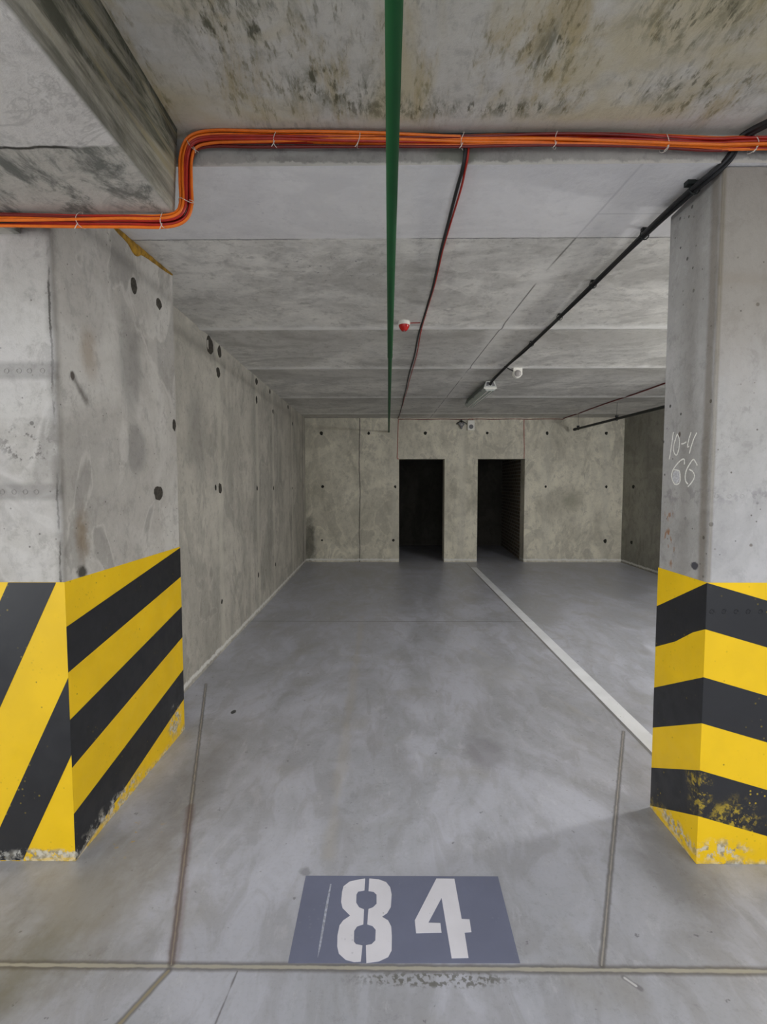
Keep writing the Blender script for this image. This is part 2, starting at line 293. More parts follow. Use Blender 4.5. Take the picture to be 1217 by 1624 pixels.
def lp_layers(g):
    L = [(g.mul(g.mx(g.blob((XL, 2.005, 1.985), (.3, .020, .024), .4, 30, .5), g.mul(g.sm(g.seg((XL, 2.005, 1.985), (XL, 2.09, 1.90), .03, 20), .03, .0), .7)), .9), '3b3129'), (g.mul(g.blob((XL, 2.12, 2.1), (.3, .09, .16), .5, 8, .9), .5), '8a7458'),
         (g.mul(g.blob((XL, 2.03, 1.33), (.3, .07, .16), .6, 10, .9), .65), '76603f'), (g.mul(g.blob((XL, 2.02, 1.18), (.3, .045, .035), .5, 20, .6), .9), '2d2a22'),
         (g.mul(g.blob((XL, 2.45, 2.15), (.3, .16, .3), .4, 4, .5), .45), '6e6c69'), (g.mul(g.blob((XL, 2.5, 1.72), (.3, .13, .18), .4, 5, .5), .45), '6f6d6c'),
         (g.mul(g.blob((XL, 2.30, 2.1), (.3, .10, .22), .4, 5, .4), .35), 'cfccc6'), (g.mul(g.blob((XL, 2.70, 2.2), (.3, .07, .4), .4, 5, .4), .35), 'cbc8c1'), (g.mul(g.blob((XL, 2.38, 1.75), (.3, .05, .12), .4, 8, .4), .4), 'd0cdc8'),
         (g.mul(g.blob((XL, 2.3, 1.55), (.3, .3, .07), .5, 8, .8), .35), 'b5b2ab')]
    ck = g.m_('ABSOLUTE', g.add(g.sub(g.x, XL - .014), g.mul(g.sub(g.noise(g.vs(1, 1, 1), 16, 5, .8), .5), .03)))
    L.append((g.mul(g.mul(g.sm(ck, .006, .002), g.sm(g.y, 1.94, 1.92)), g.mul(g.sm(g.noise(g.vs(1, 1, .6), 7, 3), .44, .52), .85)), '2b2926'))
    L.append((g.mul(g.sm(g.seg((XL, YP, 2.55), (XL, YP, 1.16), .05, 9), .045, .0), .5), '5f5b54'))
    v2, vc2 = g.vor(g.vs(1, 1, 1, (3, 1, 2)), 22); L.append((g.mul(g.mul(g.sm(g.add(v2, g.mul(g.sub(g.noise(g.p, 50, 3), .5), .08)), .11, .05), g.sm(g.noise(g.p, 5, 3), .46, .56)), .75), '4e4742'))
    L.append((g.mul(g.mul(g.sm(g.y, 1.93, 1.91), g.sm(g.noise(g.p, 3.2, 4), .50, .6)), .3), 'cfccca'))
    for zz in (1.985, 1.516): L.append((g.mul(g.mul(g.sm(g.m_('ABSOLUTE', g.sub(g.z, zz)), .045, .02), g.sm(g.y, 1.93, 1.91)), .38), '5f5c59'))
    L.append((g.mul(g.mul(g.blob((-1.42, YP, 1.7), (.14, .3, .10), .5, 12, .8), g.sm(g.noise(g.p, 28, 5, .7), .52, .6)), .8), '4a4643'))
    return L
M_pillar_left = concrete('left_pillar_concrete', 'b4b0aa', lite='cac7c2', streak=(1, 1, .45), ssc=2.4, samt=.35, pits=.7, seed=6, layers=lp_layers, arcs=.8)
def rp_layers(g):
    L = [(g.mul(g.mul(g.sm(g.x, XR + .01, XR), g.sm(g.m_('ABSOLUTE', g.add(g.sub(g.y, 1.955), g.mul(g.sub(g.noise(g.vs(1, 1, .5), 9, 3), .5), .03))), .035, .01)), .55), '6f6557'),
         (g.mul(g.mul(g.sm(g.x, XR + .01, XR), g.sm(g.m_('ABSOLUTE', g.add(g.sub(g.y, 2.08), g.mul(g.sub(g.noise(g.vs(1, 1, .5), 5, 3), .5), .15))), .09, .0)), .35), '77736c'),
         (g.mul(g.blob((XR, 2.0, 1.21), (.2, .03, .02), .5, 30, .4), .9), '35343f')]
    rust = g.sm(g.noise(g.vs(1, 1, .45, rot=(.5, 0, 0)), 34, 3, .6), .55, .62)
    for zz, yy in ((1.42, 2.19), (1.30, 2.19), (1.22, 2.15)): L.append((g.mul(g.mul(g.blob((XR, yy, zz), (.2, .045, .06), .4, 20, .6), rust), .85), '8f5f35'))
    L.append((g.mul(g.blob((XR, 2.135, 1.757), (.2, .012, .016), .5, 30, .5), .9), '5b4f49'))
    L.append((g.mul(g.mul(g.sm(g.m_('ABSOLUTE', g.sub(g.z, 1.5)), .05, .01), g.sm(g.noise(g.p, 30, 4), .5, .6)), .4), '726f71'))
    fr = g.sm(g.y, 1.93, 1.918)
    L.append((g.mul(g.mul(fr, g.sm(g.add(g.z, g.mul(g.sub(g.noise(g.vs(1, 1, .5), 4, 4, .6), .5), .9)), 1.65, 2.3)), .6), '8e867b'))
    L.append((g.mul(g.mul(fr, g.sm(g.z, 1.8, 1.2)), .35), 'b9b9bf'))
    v1, vc1 = g.vor(g.p, 11); L.append((g.mul(g.mul(fr, g.sm(g.add(v1, g.mul(g.sub(g.noise(g.p, 40, 3), .5), .08)), .10, .05)), .7), '5f564d'))
    v2, vc2 = g.vor(g.vs(1, 1, 1, (3, 1, 2)), 24); L.append((g.mul(g.mul(g.sm(v2, .11, .06), g.sm(g.noise(g.p, 6, 3), .48, .56)), .75), '4e4742'))
    L.append((g.mul(g.mul(g.sm(g.m_('ABSOLUTE', g.add(g.sub(g.z, 2.32), g.mul(g.sub(g.noise(g.p, 12, 4), .5), .03))), .05, .0), fr), .4), '8d8479'))
    L.append((g.mul(g.mul(g.sm(g.x, XR + .018, XR + .006), g.sm(g.y, 1.93, 1.91)), .6), '6f6653')); return L
M_pillar_right = concrete('right_pillar_concrete', 'a8a6a3', lite='b8b6b5', streak=(1, 1, .25), ssc=2.6, samt=.3, pits=1.0, seed=9, layers=rp_layers, arcs=.3)
def beam_layers(g):
    L = []
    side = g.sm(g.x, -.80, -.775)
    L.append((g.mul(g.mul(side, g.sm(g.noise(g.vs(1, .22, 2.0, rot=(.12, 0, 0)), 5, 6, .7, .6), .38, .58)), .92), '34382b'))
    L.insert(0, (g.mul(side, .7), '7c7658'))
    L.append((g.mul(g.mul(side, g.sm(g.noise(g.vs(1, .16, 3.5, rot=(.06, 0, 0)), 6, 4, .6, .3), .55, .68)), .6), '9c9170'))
    back = g.mul(g.sm(g.add(g.y, g.mul(g.sub(g.noise(g.p, 7, 4), .5), .03)), 1.485, 1.50), g.sub(1.0, side))
    L.append((g.mul(back, .5), 'a39f8f'))
    L.append((g.mul(g.mul(g.mul(back, g.sub(1.0, side)), g.sm(g.noise(g.vs(1, .6, 1, rot=(0, 0, .6)), 6, 6, .75, .4), .46, .62)), .8), '4f544e'))
    L.append((g.mul(g.mul(g.sub(1.0, side), g.sm(g.m_('ABSOLUTE', g.add(g.sub(g.y, 1.492), g.mul(g.sub(g.noise(g.p, 14, 4), .5), .02))), .010, .002)), g.sm(g.x, -.9, -.96)), '3e3c36'))
    L.append((g.mul(g.sm(g.m_('ABSOLUTE', g.sub(g.noise(g.vs(1, .6, 1), 2.2, 6, .7, .8), .5)), .02, .0), .3), '8a8781'))
    return L
M_beam = concrete('beam_concrete', 'd6d2cc', lite='e2dfda', streak=(1, .5, 1), ssc=3, samt=.25, pits=.1, seed=11, layers=beam_layers, arcs=.2)

def paint(name, c, other, spec_amt, z_wear, wear_pts, rough, under=('8b877c', 'c9c7c0')):
    """road-marking paint with bug holes, overspray specks and bare concrete where it has chipped"""
    g = G(name); n = g.noise(g.p, 4, 4); c = s2l(c)
    col = g.mix(g.sm(n, .3, .7), tuple(v * .9 for v in c[:3]) + (1,), c)
    d, vc = g.vor(g.p, 40); sp = g.mul(g.sm(d, .20, .10), g.sm(g.noise(g.p, 6, 3), .52, .62))
    col = g.mix(g.mul(sp, spec_amt), col, s2l(other))
    d2, _ = g.vor(g.p, 23); pit = g.mul(g.sm(d2, .10, .05), g.sm(g.noise(g.p, 4, 2), .5, .6)); col = g.mix(g.mul(pit, .7), col, s2l('2b2719'))
    wn = g.noise(g.p, 26, 6, .72)
    wear = g.mul(g.sm(g.add(g.z, g.mul(g.sub(g.noise(g.p, 9, 3), .5), .12)), z_wear, -.02), g.sm(wn, .42, .50)) if z_wear > 0 else g.sm(wn, .70, .76)
    for cc, rr in wear_pts: wear = g.mx(wear, g.mul(g.blob(cc, rr, .5, 14, .7), g.sm(wn, .47, .53)))
    col = g.mix(g.mul(wear, .9), col, g.mix(g.sm(g.noise(g.p, 50, 3), .4, .6), s2l(under[0]), s2l(under[1])))
    h = g.add(g.mul(g.noise(g.p, 70, 3), .3), g.mul(wear, -1.0))
    return g.out(col, g.sm(g.noise(g.p, 12, 3), .3, .7, rough, rough + .15), h, .4, .002, spec=.5)
WR = [((1.256, 2.05, .05), (.3, .2, .05)), ((1.35, 1.906, .06), (.15, .3, .06)), ((-1.285, 2.85, .12), (.3, .12, .12)), ((-1.285, 2.2, .05), (.3, .3, .05)), ((-1.4, 1.906, .03), (.4, .3, .03))]
M_yellow = paint('yellow_paint', 'f2c600', '5a5010', .2, .03, WR, .45)
M_black = paint('black_paint', '222327', 'a8932a', .5, .03, WR, .34)
M_blk_worn = paint('worn_black_paint', '222327', 'b79d20', .9, .06, WR + [((1.26, 1.92, .3), (.06, .1, .14)), ((1.40, 1.91, .2), (.14, .1, .10))], .34, ('3a3626', 'b39a2a'))

M_line = paint('white_line_paint', 'eceef4', 'b0b0b4', .4, -1, [], .55)
M_plate = paint('blue_grey_paint', '747991', '8a8e9e', .3, -1, [], .5)
M_digit = paint('white_stencil_paint', 'e6e5ef', 'a4a5b5', .35, -1, [], .5)
M_scuff = plain('dusty_scuff', 'a9adbd', .7, var=.25, nsc=90)
M_chalk = plain('white_chalk', 'e2e1da', .95, var=.15, nsc=160); M_chalk2 = plain('smudged_chalk', 'bdbdc0', .95, var=.2, nsc=120)
M_orange = plain('orange_cable_jacket', 'e8720f', .42, var=.08); M_red = plain('red_cable_jacket', 'a81f0c', .42, var=.1); M_dred = plain('dark_red_cable_jacket', '6e120c', .45, var=.1)
M_bcable = plain('black_cable_jacket', '17181a', .5); M_tie = plain('white_cable_tie', 'd9d2c8', .4)
M_green = plain('green_pipe_paint', '005024', .55, var=.06, nsc=8); M_bpipe = plain('dark_pipe_paint', '141a18', .5); M_steel = plain('galvanised_steel', '8b8d8d', .45, .8)
M_white = plain('white_plastic', 'f4f2ea', .45, var=.03); M_dome = plain('grey_white_lens', 'aaa5a2', .3, var=.03); M_redp = plain('red_plastic', 'c01410', .3, var=.04); M_greyp = plain('grey_plastic', '77777a', .5)
M_hous = plain('shaded_lamp_housing', '6c756e', .5)  # dark grey-green stands in for shade on the lamp's left side
M_foam = plain('ochre_mounting_foam', '94701f', .9, var=.45, nsc=28); M_plug = plain('dark_mortar', '3f3b34', .95, var=.4, nsc=60); M_hole = plain('tie_hole_dark', '2a2a24', .95, var=.3, nsc=60)
M_fix = plain('fixture_housing', 'c4c6c1', .5, var=.08)
g = G('prismatic_diffuser'); wv = g.n('ShaderNodeTexWave'); g.L(g.p, wv.inputs['Vector']); wv.bands_direction = 'X'; wv.inputs['Scale'].default_value = 28
g.b.inputs['Transmission Weight'].default_value = .12; g.b.inputs['IOR'].default_value = 1.3
M_diff = g.out(s2l('bac5bd'), .25, wv.outputs['Fac'], .5, .003)
g = G('rough_brick'); br = g.n('ShaderNodeTexBrick'); sw_ = g.n('ShaderNodeCombineXYZ'); g.L(g.y, sw_.inputs[0]); g.L(g.z, sw_.inputs[1]); g.L(sw_.outputs[0], br.inputs['Vector'])
br.inputs['Scale'].default_value = 1; br.inputs['Brick Width'].default_value = .25; br.inputs['Row Height'].default_value = .075; br.inputs['Mortar Size'].default_value = .012
br.inputs['Color1'].default_value = s2l('7a6a58'); br.inputs['Color2'].default_value = s2l('5f5346'); br.inputs['Mortar'].default_value = s2l('9b958a')
M_brick = g.out(br.outputs['Color'], .9, br.outputs['Fac'], -.8, .01)

# ------------------------------------------------------------------ setting
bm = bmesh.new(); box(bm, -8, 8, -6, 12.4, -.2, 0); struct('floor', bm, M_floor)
bm = bmesh.new(); box(bm, -8, 8, -6, YS, ZF, ZF + .25); struct('ceiling', bm, M_lane_ceil)
# bay slab: front edge makes the step, shallow formwork ribs run across it
bm = bmesh.new(); ys = [YS, 1.95, 2.1, 2.3]; RIB = (2.52, 4.0, 5.37, 7.2, 8.9)
y = 2.3
while y < YB + .2: ys.append(y); y += .02
xs_ = [-8, -1.7, -.6, .3, 1.2, 2.2, 3.4, 4.6, 8]; rows = []
for yy in ys:
    row = []
    for xx in xs_:
        dz = 0
        for q in RIB:
            t = (yy - q - .006 * math.sin(xx * 2.1 + q)) 
            if q > 3: dz -= .014 * math.exp(-(t / .06) ** 2)
        row.append(bm.verts.new((xx, yy, zc(yy) + dz)))
    rows.append(row)
for a, b in zip(rows, rows[1:]):
    for i in range(len(xs_) - 1): bm.faces.new((a[i], a[i + 1], b[i + 1], b[i]))
top = [[bm.verts.new((xx, yy, ZF + .25)) for xx in xs_] for yy in (ys[0], ys[-1])]
for i in range(len(xs_) - 1):
    bm.faces.new((top[0][i], top[0][i + 1], rows[0][i + 1], rows[0][i])).material_index = 1; bm.faces.new((top[1][i + 1], top[1][i], rows[-1][i], rows[-1][i + 1])); bm.faces.new((top[0][i + 1], top[0][i], top[1][i], top[1][i + 1]))
for i in (0, -1): bm.faces.new([top[0][i]] + [r[i] for r in rows] + [top[1][i]])
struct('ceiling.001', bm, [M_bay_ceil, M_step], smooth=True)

bm = bmesh.new(); prism(bm, [(xw(2.9), 2.9, 0), (xw(YB), YB, 0), (-2.1, YB, 0), (-2.1, 2.9, 0)], (0, 0, 2.86)); wl = struct('wall_left', bm, M_wall_left)
D1 = (.211, 1.095); D2 = (1.737, 2.650); ZD = 2.014; YT = YB + .3
bm = bmesh.new()
for a, b in ((-2.1, D1[0]), (D1[1], D2[0]), (D2[1], 4.9)): box(bm, a, b, YB, YT, 0, 2.9)
for a, b in (D1, D2): box(bm, a, b, YB, YT, ZD, 2.9)
bmesh.ops.remove_doubles(bm, verts=bm.verts, dist=1e-5); wb = struct('wall_back', bm, M_wall_back)
bm = bmesh.new(); box(bm, 4.55, 4.8, 2.0, YB, 0, 2.86); wr = struct('wall_right', bm, M_wall_right)
bm = bmesh.new(); box(bm, -8, -2.31, 2.0, 2.2, 0, 2.9); struct('wall_lane_left', bm, M_wall_right)
bm = bmesh.new(); box(bm, 4.8, 8, 2.0, 2.2, 0, 2.9); struct('wall_lane_right', bm, M_wall_right)
bm = bmesh.new(); box(bm, -8.2, -8, -6, 2.2, 0, 3.0); struct('wall_far_left', bm, M_wall_right)
bm = bmesh.new(); box(bm, 8, 8.2, -6, 2.2, 0, 3.0); struct('wall_far_right', bm, M_wall_right)
# two storerooms behind the door openings
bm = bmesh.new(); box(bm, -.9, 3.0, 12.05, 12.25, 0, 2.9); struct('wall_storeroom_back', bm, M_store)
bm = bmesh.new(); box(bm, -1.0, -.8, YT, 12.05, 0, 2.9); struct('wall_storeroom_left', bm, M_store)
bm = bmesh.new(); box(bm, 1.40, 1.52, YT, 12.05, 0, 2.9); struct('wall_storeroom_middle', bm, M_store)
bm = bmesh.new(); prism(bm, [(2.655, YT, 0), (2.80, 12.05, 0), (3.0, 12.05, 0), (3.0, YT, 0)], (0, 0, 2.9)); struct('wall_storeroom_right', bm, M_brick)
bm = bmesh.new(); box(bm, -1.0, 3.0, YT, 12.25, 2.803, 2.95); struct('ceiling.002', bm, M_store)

# formwork tie holes as shallow ragged plugs, the shade inside painted as dark colour
def plug(c, n, rx, rz, m, root, name='tie_hole'):
    n = Vector(n); up = Vector((0, 0, 1)); u = up.cross(n).normalized(); v = n.cross(u); c = Vector(c)
    bm = bmesh.new(); k = 14; ring = []
    sd = random.random() * 9
    for i in range(k):
        a = 2 * math.pi * i / k; q = 1 + .35 * mnoise.noise(Vector((math.cos(a) * 1.3 + sd, math.sin(a) * 1.3, sd)))
        ring.append(c + u * math.cos(a) * rx * q + v * math.sin(a) * rz * q)
    rg = [bm.verts.new(p - n * .004) for p in ring]; r2 = [bm.verts.new(p + n * .0015) for p in ring]; r3 = [bm.verts.new(c + (p - c) * .6 + n * .0006) for p in ring]
    for A, B in ((rg, r2), (r2, r3)):
        for i in range(k): bm.faces.new((A[i], A[(i + 1) % k], B[(i + 1) % k], B[i]))
    bm.faces.new(r3); bm.faces.new(rg[::-1])
    return child(name, bm, m, root, smooth=True)
for x, z, s in ((-1.295, 2.514, 1.2), (-.378, 2.513, 1), (.719, 2.511, 1.1), (1.912, 2.509, .9), (3.065, 2.507, 1), (4.203, 2.506, 1.1), (-1.279, 1.477, 1), (.135, 1.476, .8), (3.06, 1.475, .8), (4.23, 1.474, .9), (-1.30, .426, .7), (.10, .427, .9), (4.234, .417, 1.3)):
    plug((x, YB, z), (0, -1, 0), .028 * s, .03 * s, M_hole, wb)
for y, z, s, t in ((4.23, 2.72, 3.2, 2.4), (4.48, 2.735, 1.7, 1.7), (4.43, 2.54, 1.6, 1.5), (5.81, 2.74, 1.7, 1.3), (5.80, 2.53, 1.1, 1.5), (6.51, 2.755, 1.1, 1), (6.68, 2.52, 1, 1), (7.79, 2.75, 1.3, 1), (8.17, 2.53, 1, 1), (4.42, 1.50, 1.6, 1.6), (4.30, 1.51, .7, .8), (5.76, 1.49, .9, .9), (6.65, 1.48, .9, .9), (8.10, 1.465, .7, .7), (5.76, .455, .9, 1), (6.71, .425, .9, .9), (4.405, .467, .6, .7)):
    plug((xw(y), y, z), (1, 0, 0), .030 * s, .030 * t, M_hole if s < 1.4 else M_plug, wl)
for y, z in ((9.12, 1.477), (9.13, .441)): plug((4.55, y, z), (-1, 0, 0), .045, .035, M_hole, wr)

# ------------------------------------------------------------------ ceiling beam
bm = bmesh.new()
prism(bm, [(-.785, -6, 2.538), (-.768, -6, ZF), (-2.9, -6, ZF), (-2.9, -6, 2.538)], (0, 7.85, 0))
box(bm, -2.9, -1.40, 1.86, 1.905, 2.497, 2.60)
tag(finish('ceiling_beam', bm, M_beam), 'deep concrete beam with a dark mouldy side running along the ceiling above the left pillar', 'beam')

# ------------------------------------------------------------------ striped pillars
def pillar(name, x0, x1, y0, y1, ztop, mat, label):
    root = empty(name, ((x0 + x1) / 2, (y0 + y1) / 2, 0), label, 'pillar')
    bm = bmesh.new(); box(bm, x0, x1, y0, y1, 0, ztop); child('shaft', bm, mat, root, bevel=.007)
    bm = bmesh.new(); e = .0015; box(bm, x0 - e, x1 + e, y0 - e, y1 + e, .001, 1.158)
    return root, bm
TH = .0008
lp, bm = pillar('concrete_pillar', -2.3, XL, YP, 2.98, 2.79, M_pillar_left, 'wide concrete pillar at the left with ochre foam at its top edge and slanting yellow and black stripes')
X = XL + .0015; Y = YP - .0015
for q in (((Y, .978), (2.9815, 1.152), (2.9815, .972), (Y, .792)), ((Y, .597), (2.9815, .785), (2.9815, .592), (Y, .397)), ((Y, .202), (2.9815, .385), (2.9815, .197), (1.93, .006), (Y, .006))):
    prism(bm, [(X, a, b) for a, b in q], (TH, 0, 0), 1)
# front face: steeper bands that repeat to the left
sl = (1.157 - .643) / (1.567 - 1.317)            # rise per metre of the front bands
def band(xt0, xt1):                              # xt: x where the band's edges reach z = 1.157
    P = []
    for xt, d in ((xt0, 1), (xt1, -1)):
        xb = xt - 1.155 / sl; e = [(min(xt, XL + .0015), 1.157 - max(0, xt - XL - .0015) * sl), (xb, .004)]
        P += e if d == 1 else e[::-1]
    return P
for x0_, x1_ in ((-1.508, -1.317), (-1.096, -.940), (-1.91, -1.72), (-2.31 + .02, -2.12)):
    P = [(max(a, -2.3), b) for a, b in band(x0_, x1_)]
    prism(bm, [(a, Y, b) for a, b in P], (0, -TH, 0), 1)
child('striped_band', bm, [M_yellow, M_black], lp)
# foam squeezed out of the joint between pillar and slab
pts = [(2.30, .004), (2.38, .022), (2.46, .030), (2.52, .055), (2.55, .060), (2.60, .036), (2.70, .026), (2.80, .022), (2.90, .017), (2.975, .008)]
bm = bmesh.new(); tube(bm, [(XL + .002, y, zc(y) - .002 - h * .55) for y, h in catmull([(a, b, 0) for a, b in pts], 4) and [(v.x, v.y) for v in catmull([(a, b, 0) for a, b in pts], 4)]],
                       [max(.004, v.y * .55) * (1 + .25 * mnoise.noise(Vector((v.x * 30, 0, 0)))) for v in catmull([(a, b, 0) for a, b in pts], 4)], 10)
for v in bm.verts: v.co.x = XL + (v.co.x - XL) * .35
child('foam_seam', bm, M_foam, lp, smooth=True)
for y, z, a, b in ((2.516, 2.545, .030, .036), (2.788, 2.548, .032, .030), (2.945, 1.893, .022, .035), (2.718, 1.495, .050, .040), (2.30, 2.76, .035, .022)):
    plug((XL, y, z), (1, 0, 0), a, b, M_plug, lp, 'mortar_patch')
bm = bmesh.new()
for x, z in ((-1.479, 1.984), (-1.43, 1.984), (-1.39, 1.984), (-1.339, 1.984), (-1.518, 1.516), (-1.471, 1.516), (-1.426, 1.516), (-1.383, 1.516)):
    tube(bm, [(x + .009 * math.cos(a), YP, z + .009 * math.sin(a)) for a in [k * math.pi / 6 for k in range(12)]], .0022, 6, closed=True)
child('formwork_rivet_marks', bm, M_pillar_left, lp, smooth=True)

rp, bm = pillar('concrete_pillar', XR, 2.05, YP + .009, 2.262, 2.733, M_pillar_right, 'concrete pillar at the right with chalk writing above chevron yellow and black stripes')
X = XR - .0015; Y = YP + .009 - .0015; Yb = 2.2635
def hv(pts): return pts
for q, mi in ((((Yb, .975), (Y, 1.157), (Y, .972), (1.99, .936), (2.11, .858), (Yb, .782)), 1), (((Yb, .586), (Y, .778), (Y, .590), (Yb, .392)), 1), (((Yb, .196), (Y, .395), (Y, .204), (Yb, .008)), 2)):
    prism(bm, [(X, a, b) for a, b in q], (-TH, 0, 0), mi)
E2 = 2.0515; k = -.295
for zt, zb, mi in ((1.157, .972, 1), (.778, .590, 1), (.395, .204, 2)):
    w_ = E2 - X
    prism(bm, [(X, Y, zt), (E2, Y, zt + k * w_), (E2, Y, max(zb + k * w_, .004))] + ([(X + (zb - .004) / -k, Y, .004)] if zb + k * w_ < .004 else []) + [(X, Y, zb)], (0, -TH, 0), mi)
child('striped_band', bm, [M_yellow, M_black, M_blk_worn], rp)
bm = bmesh.new()
for i in range(15):
    x = 1.2777 + .0477 * i
    tube(bm, [(x + .008 * math.cos(a), Y - .001, 1.0425 + .008 * math.sin(a)) for a in [q * math.pi / 6 for q in range(12)]], .0026, 6, closed=True)
child('rivet_marks', bm, M_black, rp, smooth=True)
bm = bmesh.new()
for i in range(15):
    x = 1.2788 + .0495 * i
    tube(bm, [(x + .008 * math.cos(a), YP + .009, 1.498 + .008 * math.sin(a)) for a in [q * math.pi / 6 for q in range(12)]], .0018, 6, closed=True)
child('formwork_rivet_marks', bm, M_pillar_right, rp, smooth=True)
# thin mortar fin down the pillar's left arris
bm = bmesh.new(); tube(bm, [(XR + .004, YP + .012, z) for z in (2.30, 2.72)], .004, 6); child('arris_fin', bm, M_pillar_right, rp)
CHALK = [[(2.1801, 1.7731), (2.1885, 1.7296), (2.1961, 1.6891), (2.2048, 1.6547)], [(2.1498, 1.7622), (2.1637, 1.7388), (2.1738, 1.7126), (2.1723, 1.6876), (2.1539, 1.6702), (2.1395, 1.6855), (2.1328, 1.7117), (2.136, 1.7408), (2.1498, 1.7622)], [(2.1189, 1.7168), (2.1024, 1.717), (2.0828, 1.722)], [(2.0533, 1.759), (2.0658, 1.7345), (2.0745, 1.7018), (2.0622, 1.7031)], [(2.0156, 1.754), (2.0344, 1.7296), (2.0497, 1.699), (2.0603, 1.6718)], [(2.0916, 1.6278), (2.0947, 1.6494), (2.1148, 1.6475), (2.1439, 1.632), (2.1697, 1.6103), (2.1821, 1.5878), (2.1768, 1.5649), (2.1521, 1.5432), (2.1204, 1.5534), (2.1229, 1.5957), (2.1385, 1.6039), (2.1637, 1.6079)], [(2.0043, 1.6203), (2.0294, 1.6456), (2.0527, 1.6306), (2.0758, 1.6033), (2.0831, 1.5751), (2.0765, 1.5555), (2.0616, 1.5446)], [(2.0582, 1.6061), (2.0369, 1.5991), (2.0224, 1.585), (2.0231, 1.568), (2.0408, 1.5489), (2.0617, 1.5338)]]
def chalk(lines, wd, mat, name):
    bm = bmesh.new()
    for ln in lines:
        P = catmull([(XR, a, b) for a, b in ln], 6)
        A, B = [], []
        for i, p in enumerate(P):
            t = (P[min(i + 1, len(P) - 1)] - P[max(i - 1, 0)]).normalized(); nn = Vector((1, 0, 0)).cross(t); ww = wd * (1 + .3 * mnoise.noise(p * 90))
            A.append(bm.verts.new(p + nn * ww - Vector((.0006, 0, 0)))); B.append(bm.verts.new(p - nn * ww - Vector((.0006, 0, 0))))
        A2 = [bm.verts.new(v.co + Vector((.0008, 0, 0))) for v in A]; B2 = [bm.verts.new(v.co + Vector((.0008, 0, 0))) for v in B]
        for i in range(len(P) - 1):
            bm.faces.new((A[i], A[i + 1], B[i + 1], B[i])); bm.faces.new((A[i], A2[i], A2[i + 1], A[i + 1])); bm.faces.new((B[i], B[i + 1], B2[i + 1], B2[i]))
    return child(name, bm, mat, rp)
c_ = chalk(CHALK[:5], .0026, M_chalk, 'chalk_writing'); c_['label'] = 'white chalk writing reading 10-4'
c_ = chalk(CHALK[5:], .0029, M_chalk, 'chalk_writing'); c_['label'] = 'white chalk writing reading 66 below the first line'
bm = bmesh.new(); prism(bm, [(XR, a, b) for a, b in ((2.170, 1.597), (2.145, 1.606), (2.122, 1.594), (2.121, 1.556), (2.15, 1.546), (2.174, 1.565))], (-.0004, 0, 0)); child('chalk_smudge', bm, M_chalk2, rp)

# ------------------------------------------------------------------ floor markings
bm = bmesh.new()
for a, b in ((2.2, 2.745), (2.757, 5.415), (5.43, 8.92)):
    sk = .10 if a > 2.5 and a < 3 else 0; sk2 = .10 if b < 3 else 0
    prism(bm, [(1.519, a - sk * .4, .0002), (1.622, a + sk, .0002), (1.622, b + sk2, .0002), (1.519, b - sk2 * .4, .0002)], (0, 0, .0018))
tag(finish('parking_line', bm, M_line), 'straight white parking line painted on the grey floor towards the back wall', 'line marking')
D8L = [(-0.0906, 1.8269), (-0.1139, 1.8226), (-0.1496, 1.8124), (-0.1718, 1.7897), (-0.1751, 1.7658), (-0.1746, 1.7198), (-0.1668, 1.6934), (-0.1363, 1.662), (-0.1598, 1.6427), (-0.171, 1.6223), (-0.1742, 1.583), (-0.171, 1.5456), (-0.1629, 1.5204), (-0.1386, 1.4996), (-0.1111, 1.4923), (-0.089, 1.4939), (-0.0865, 1.5493), (-0.1084, 1.5535), (-0.116, 1.5624), (-0.1181, 1.6029), (-0.1091, 1.6196), (-0.0878, 1.6279), (-0.0878, 1.688), (-0.1064, 1.6965), (-0.1183, 1.7158), (-0.1199, 1.7522), (-0.1145, 1.7654), (-0.0903, 1.7712)]
D8R = [(-0.0743, 1.827), (-0.0369, 1.8233), (-0.0084, 1.8107), (0.0076, 1.7864), (0.0129, 1.7534), (0.0095, 1.6993), (-0.0041, 1.6733), (-0.0226, 1.6588), (-0.0004, 1.6441), (0.0105, 1.6199), (0.0124, 1.5847), (0.0114, 1.5327), (-0.0003, 1.5099), (-0.0306, 1.4951), (-0.0706, 1.4892), (-0.0747, 1.5501), (-0.0561, 1.554), (-0.0439, 1.5675), (-0.0435, 1.6075), (-0.0548, 1.6217), (-0.0739, 1.628), (-0.072, 1.6899), (-0.0557, 1.697), (-0.0431, 1.7121), (-0.0441, 1.7529), (-0.0554, 1.765), (-0.0752, 1.7685)]
D4 = [(0.1889, 1.8294), (0.2595, 1.829), (0.2614, 1.6523), (0.2891, 1.6509), (0.2874, 1.6019), (0.2635, 1.5993), (0.2623, 1.5095), (0.2073, 1.5076), (0.1995, 1.7404), (0.1415, 1.6364), (0.1837, 1.6352), (0.1841, 1.5986), (0.096, 1.5955), (0.0944, 1.645)]
pn = empty('parking_number', (.05, 1.66, 0), 'stencilled white number 84 on a blue-grey painted rectangle on the floor in front', 'parking number')
bm = bmesh.new(); prism(bm, [(a, b, .0002) for a, b in ((-.3256, 1.8399), (.4327, 1.8427), (.4264, 1.4944), (-.3242, 1.488))], (0, 0, .001)); child('painted_background', bm, M_plate, pn)
bm = bmesh.new(); prism(bm, [(a, b, .0012) for a, b in D8L], (0, 0, .0008)); prism(bm, [(a, b, .0012) for a, b in D8R], (0, 0, .0008)); o = child('digit', bm, M_digit, pn); o['label'] = 'white stencilled digit 8'
bm = bmesh.new(); prism(bm, [(a, b, .0012) for a, b in D4], (0, 0, .0008)); o = child('digit', bm, M_digit, pn); o['label'] = 'white stencilled digit 4'
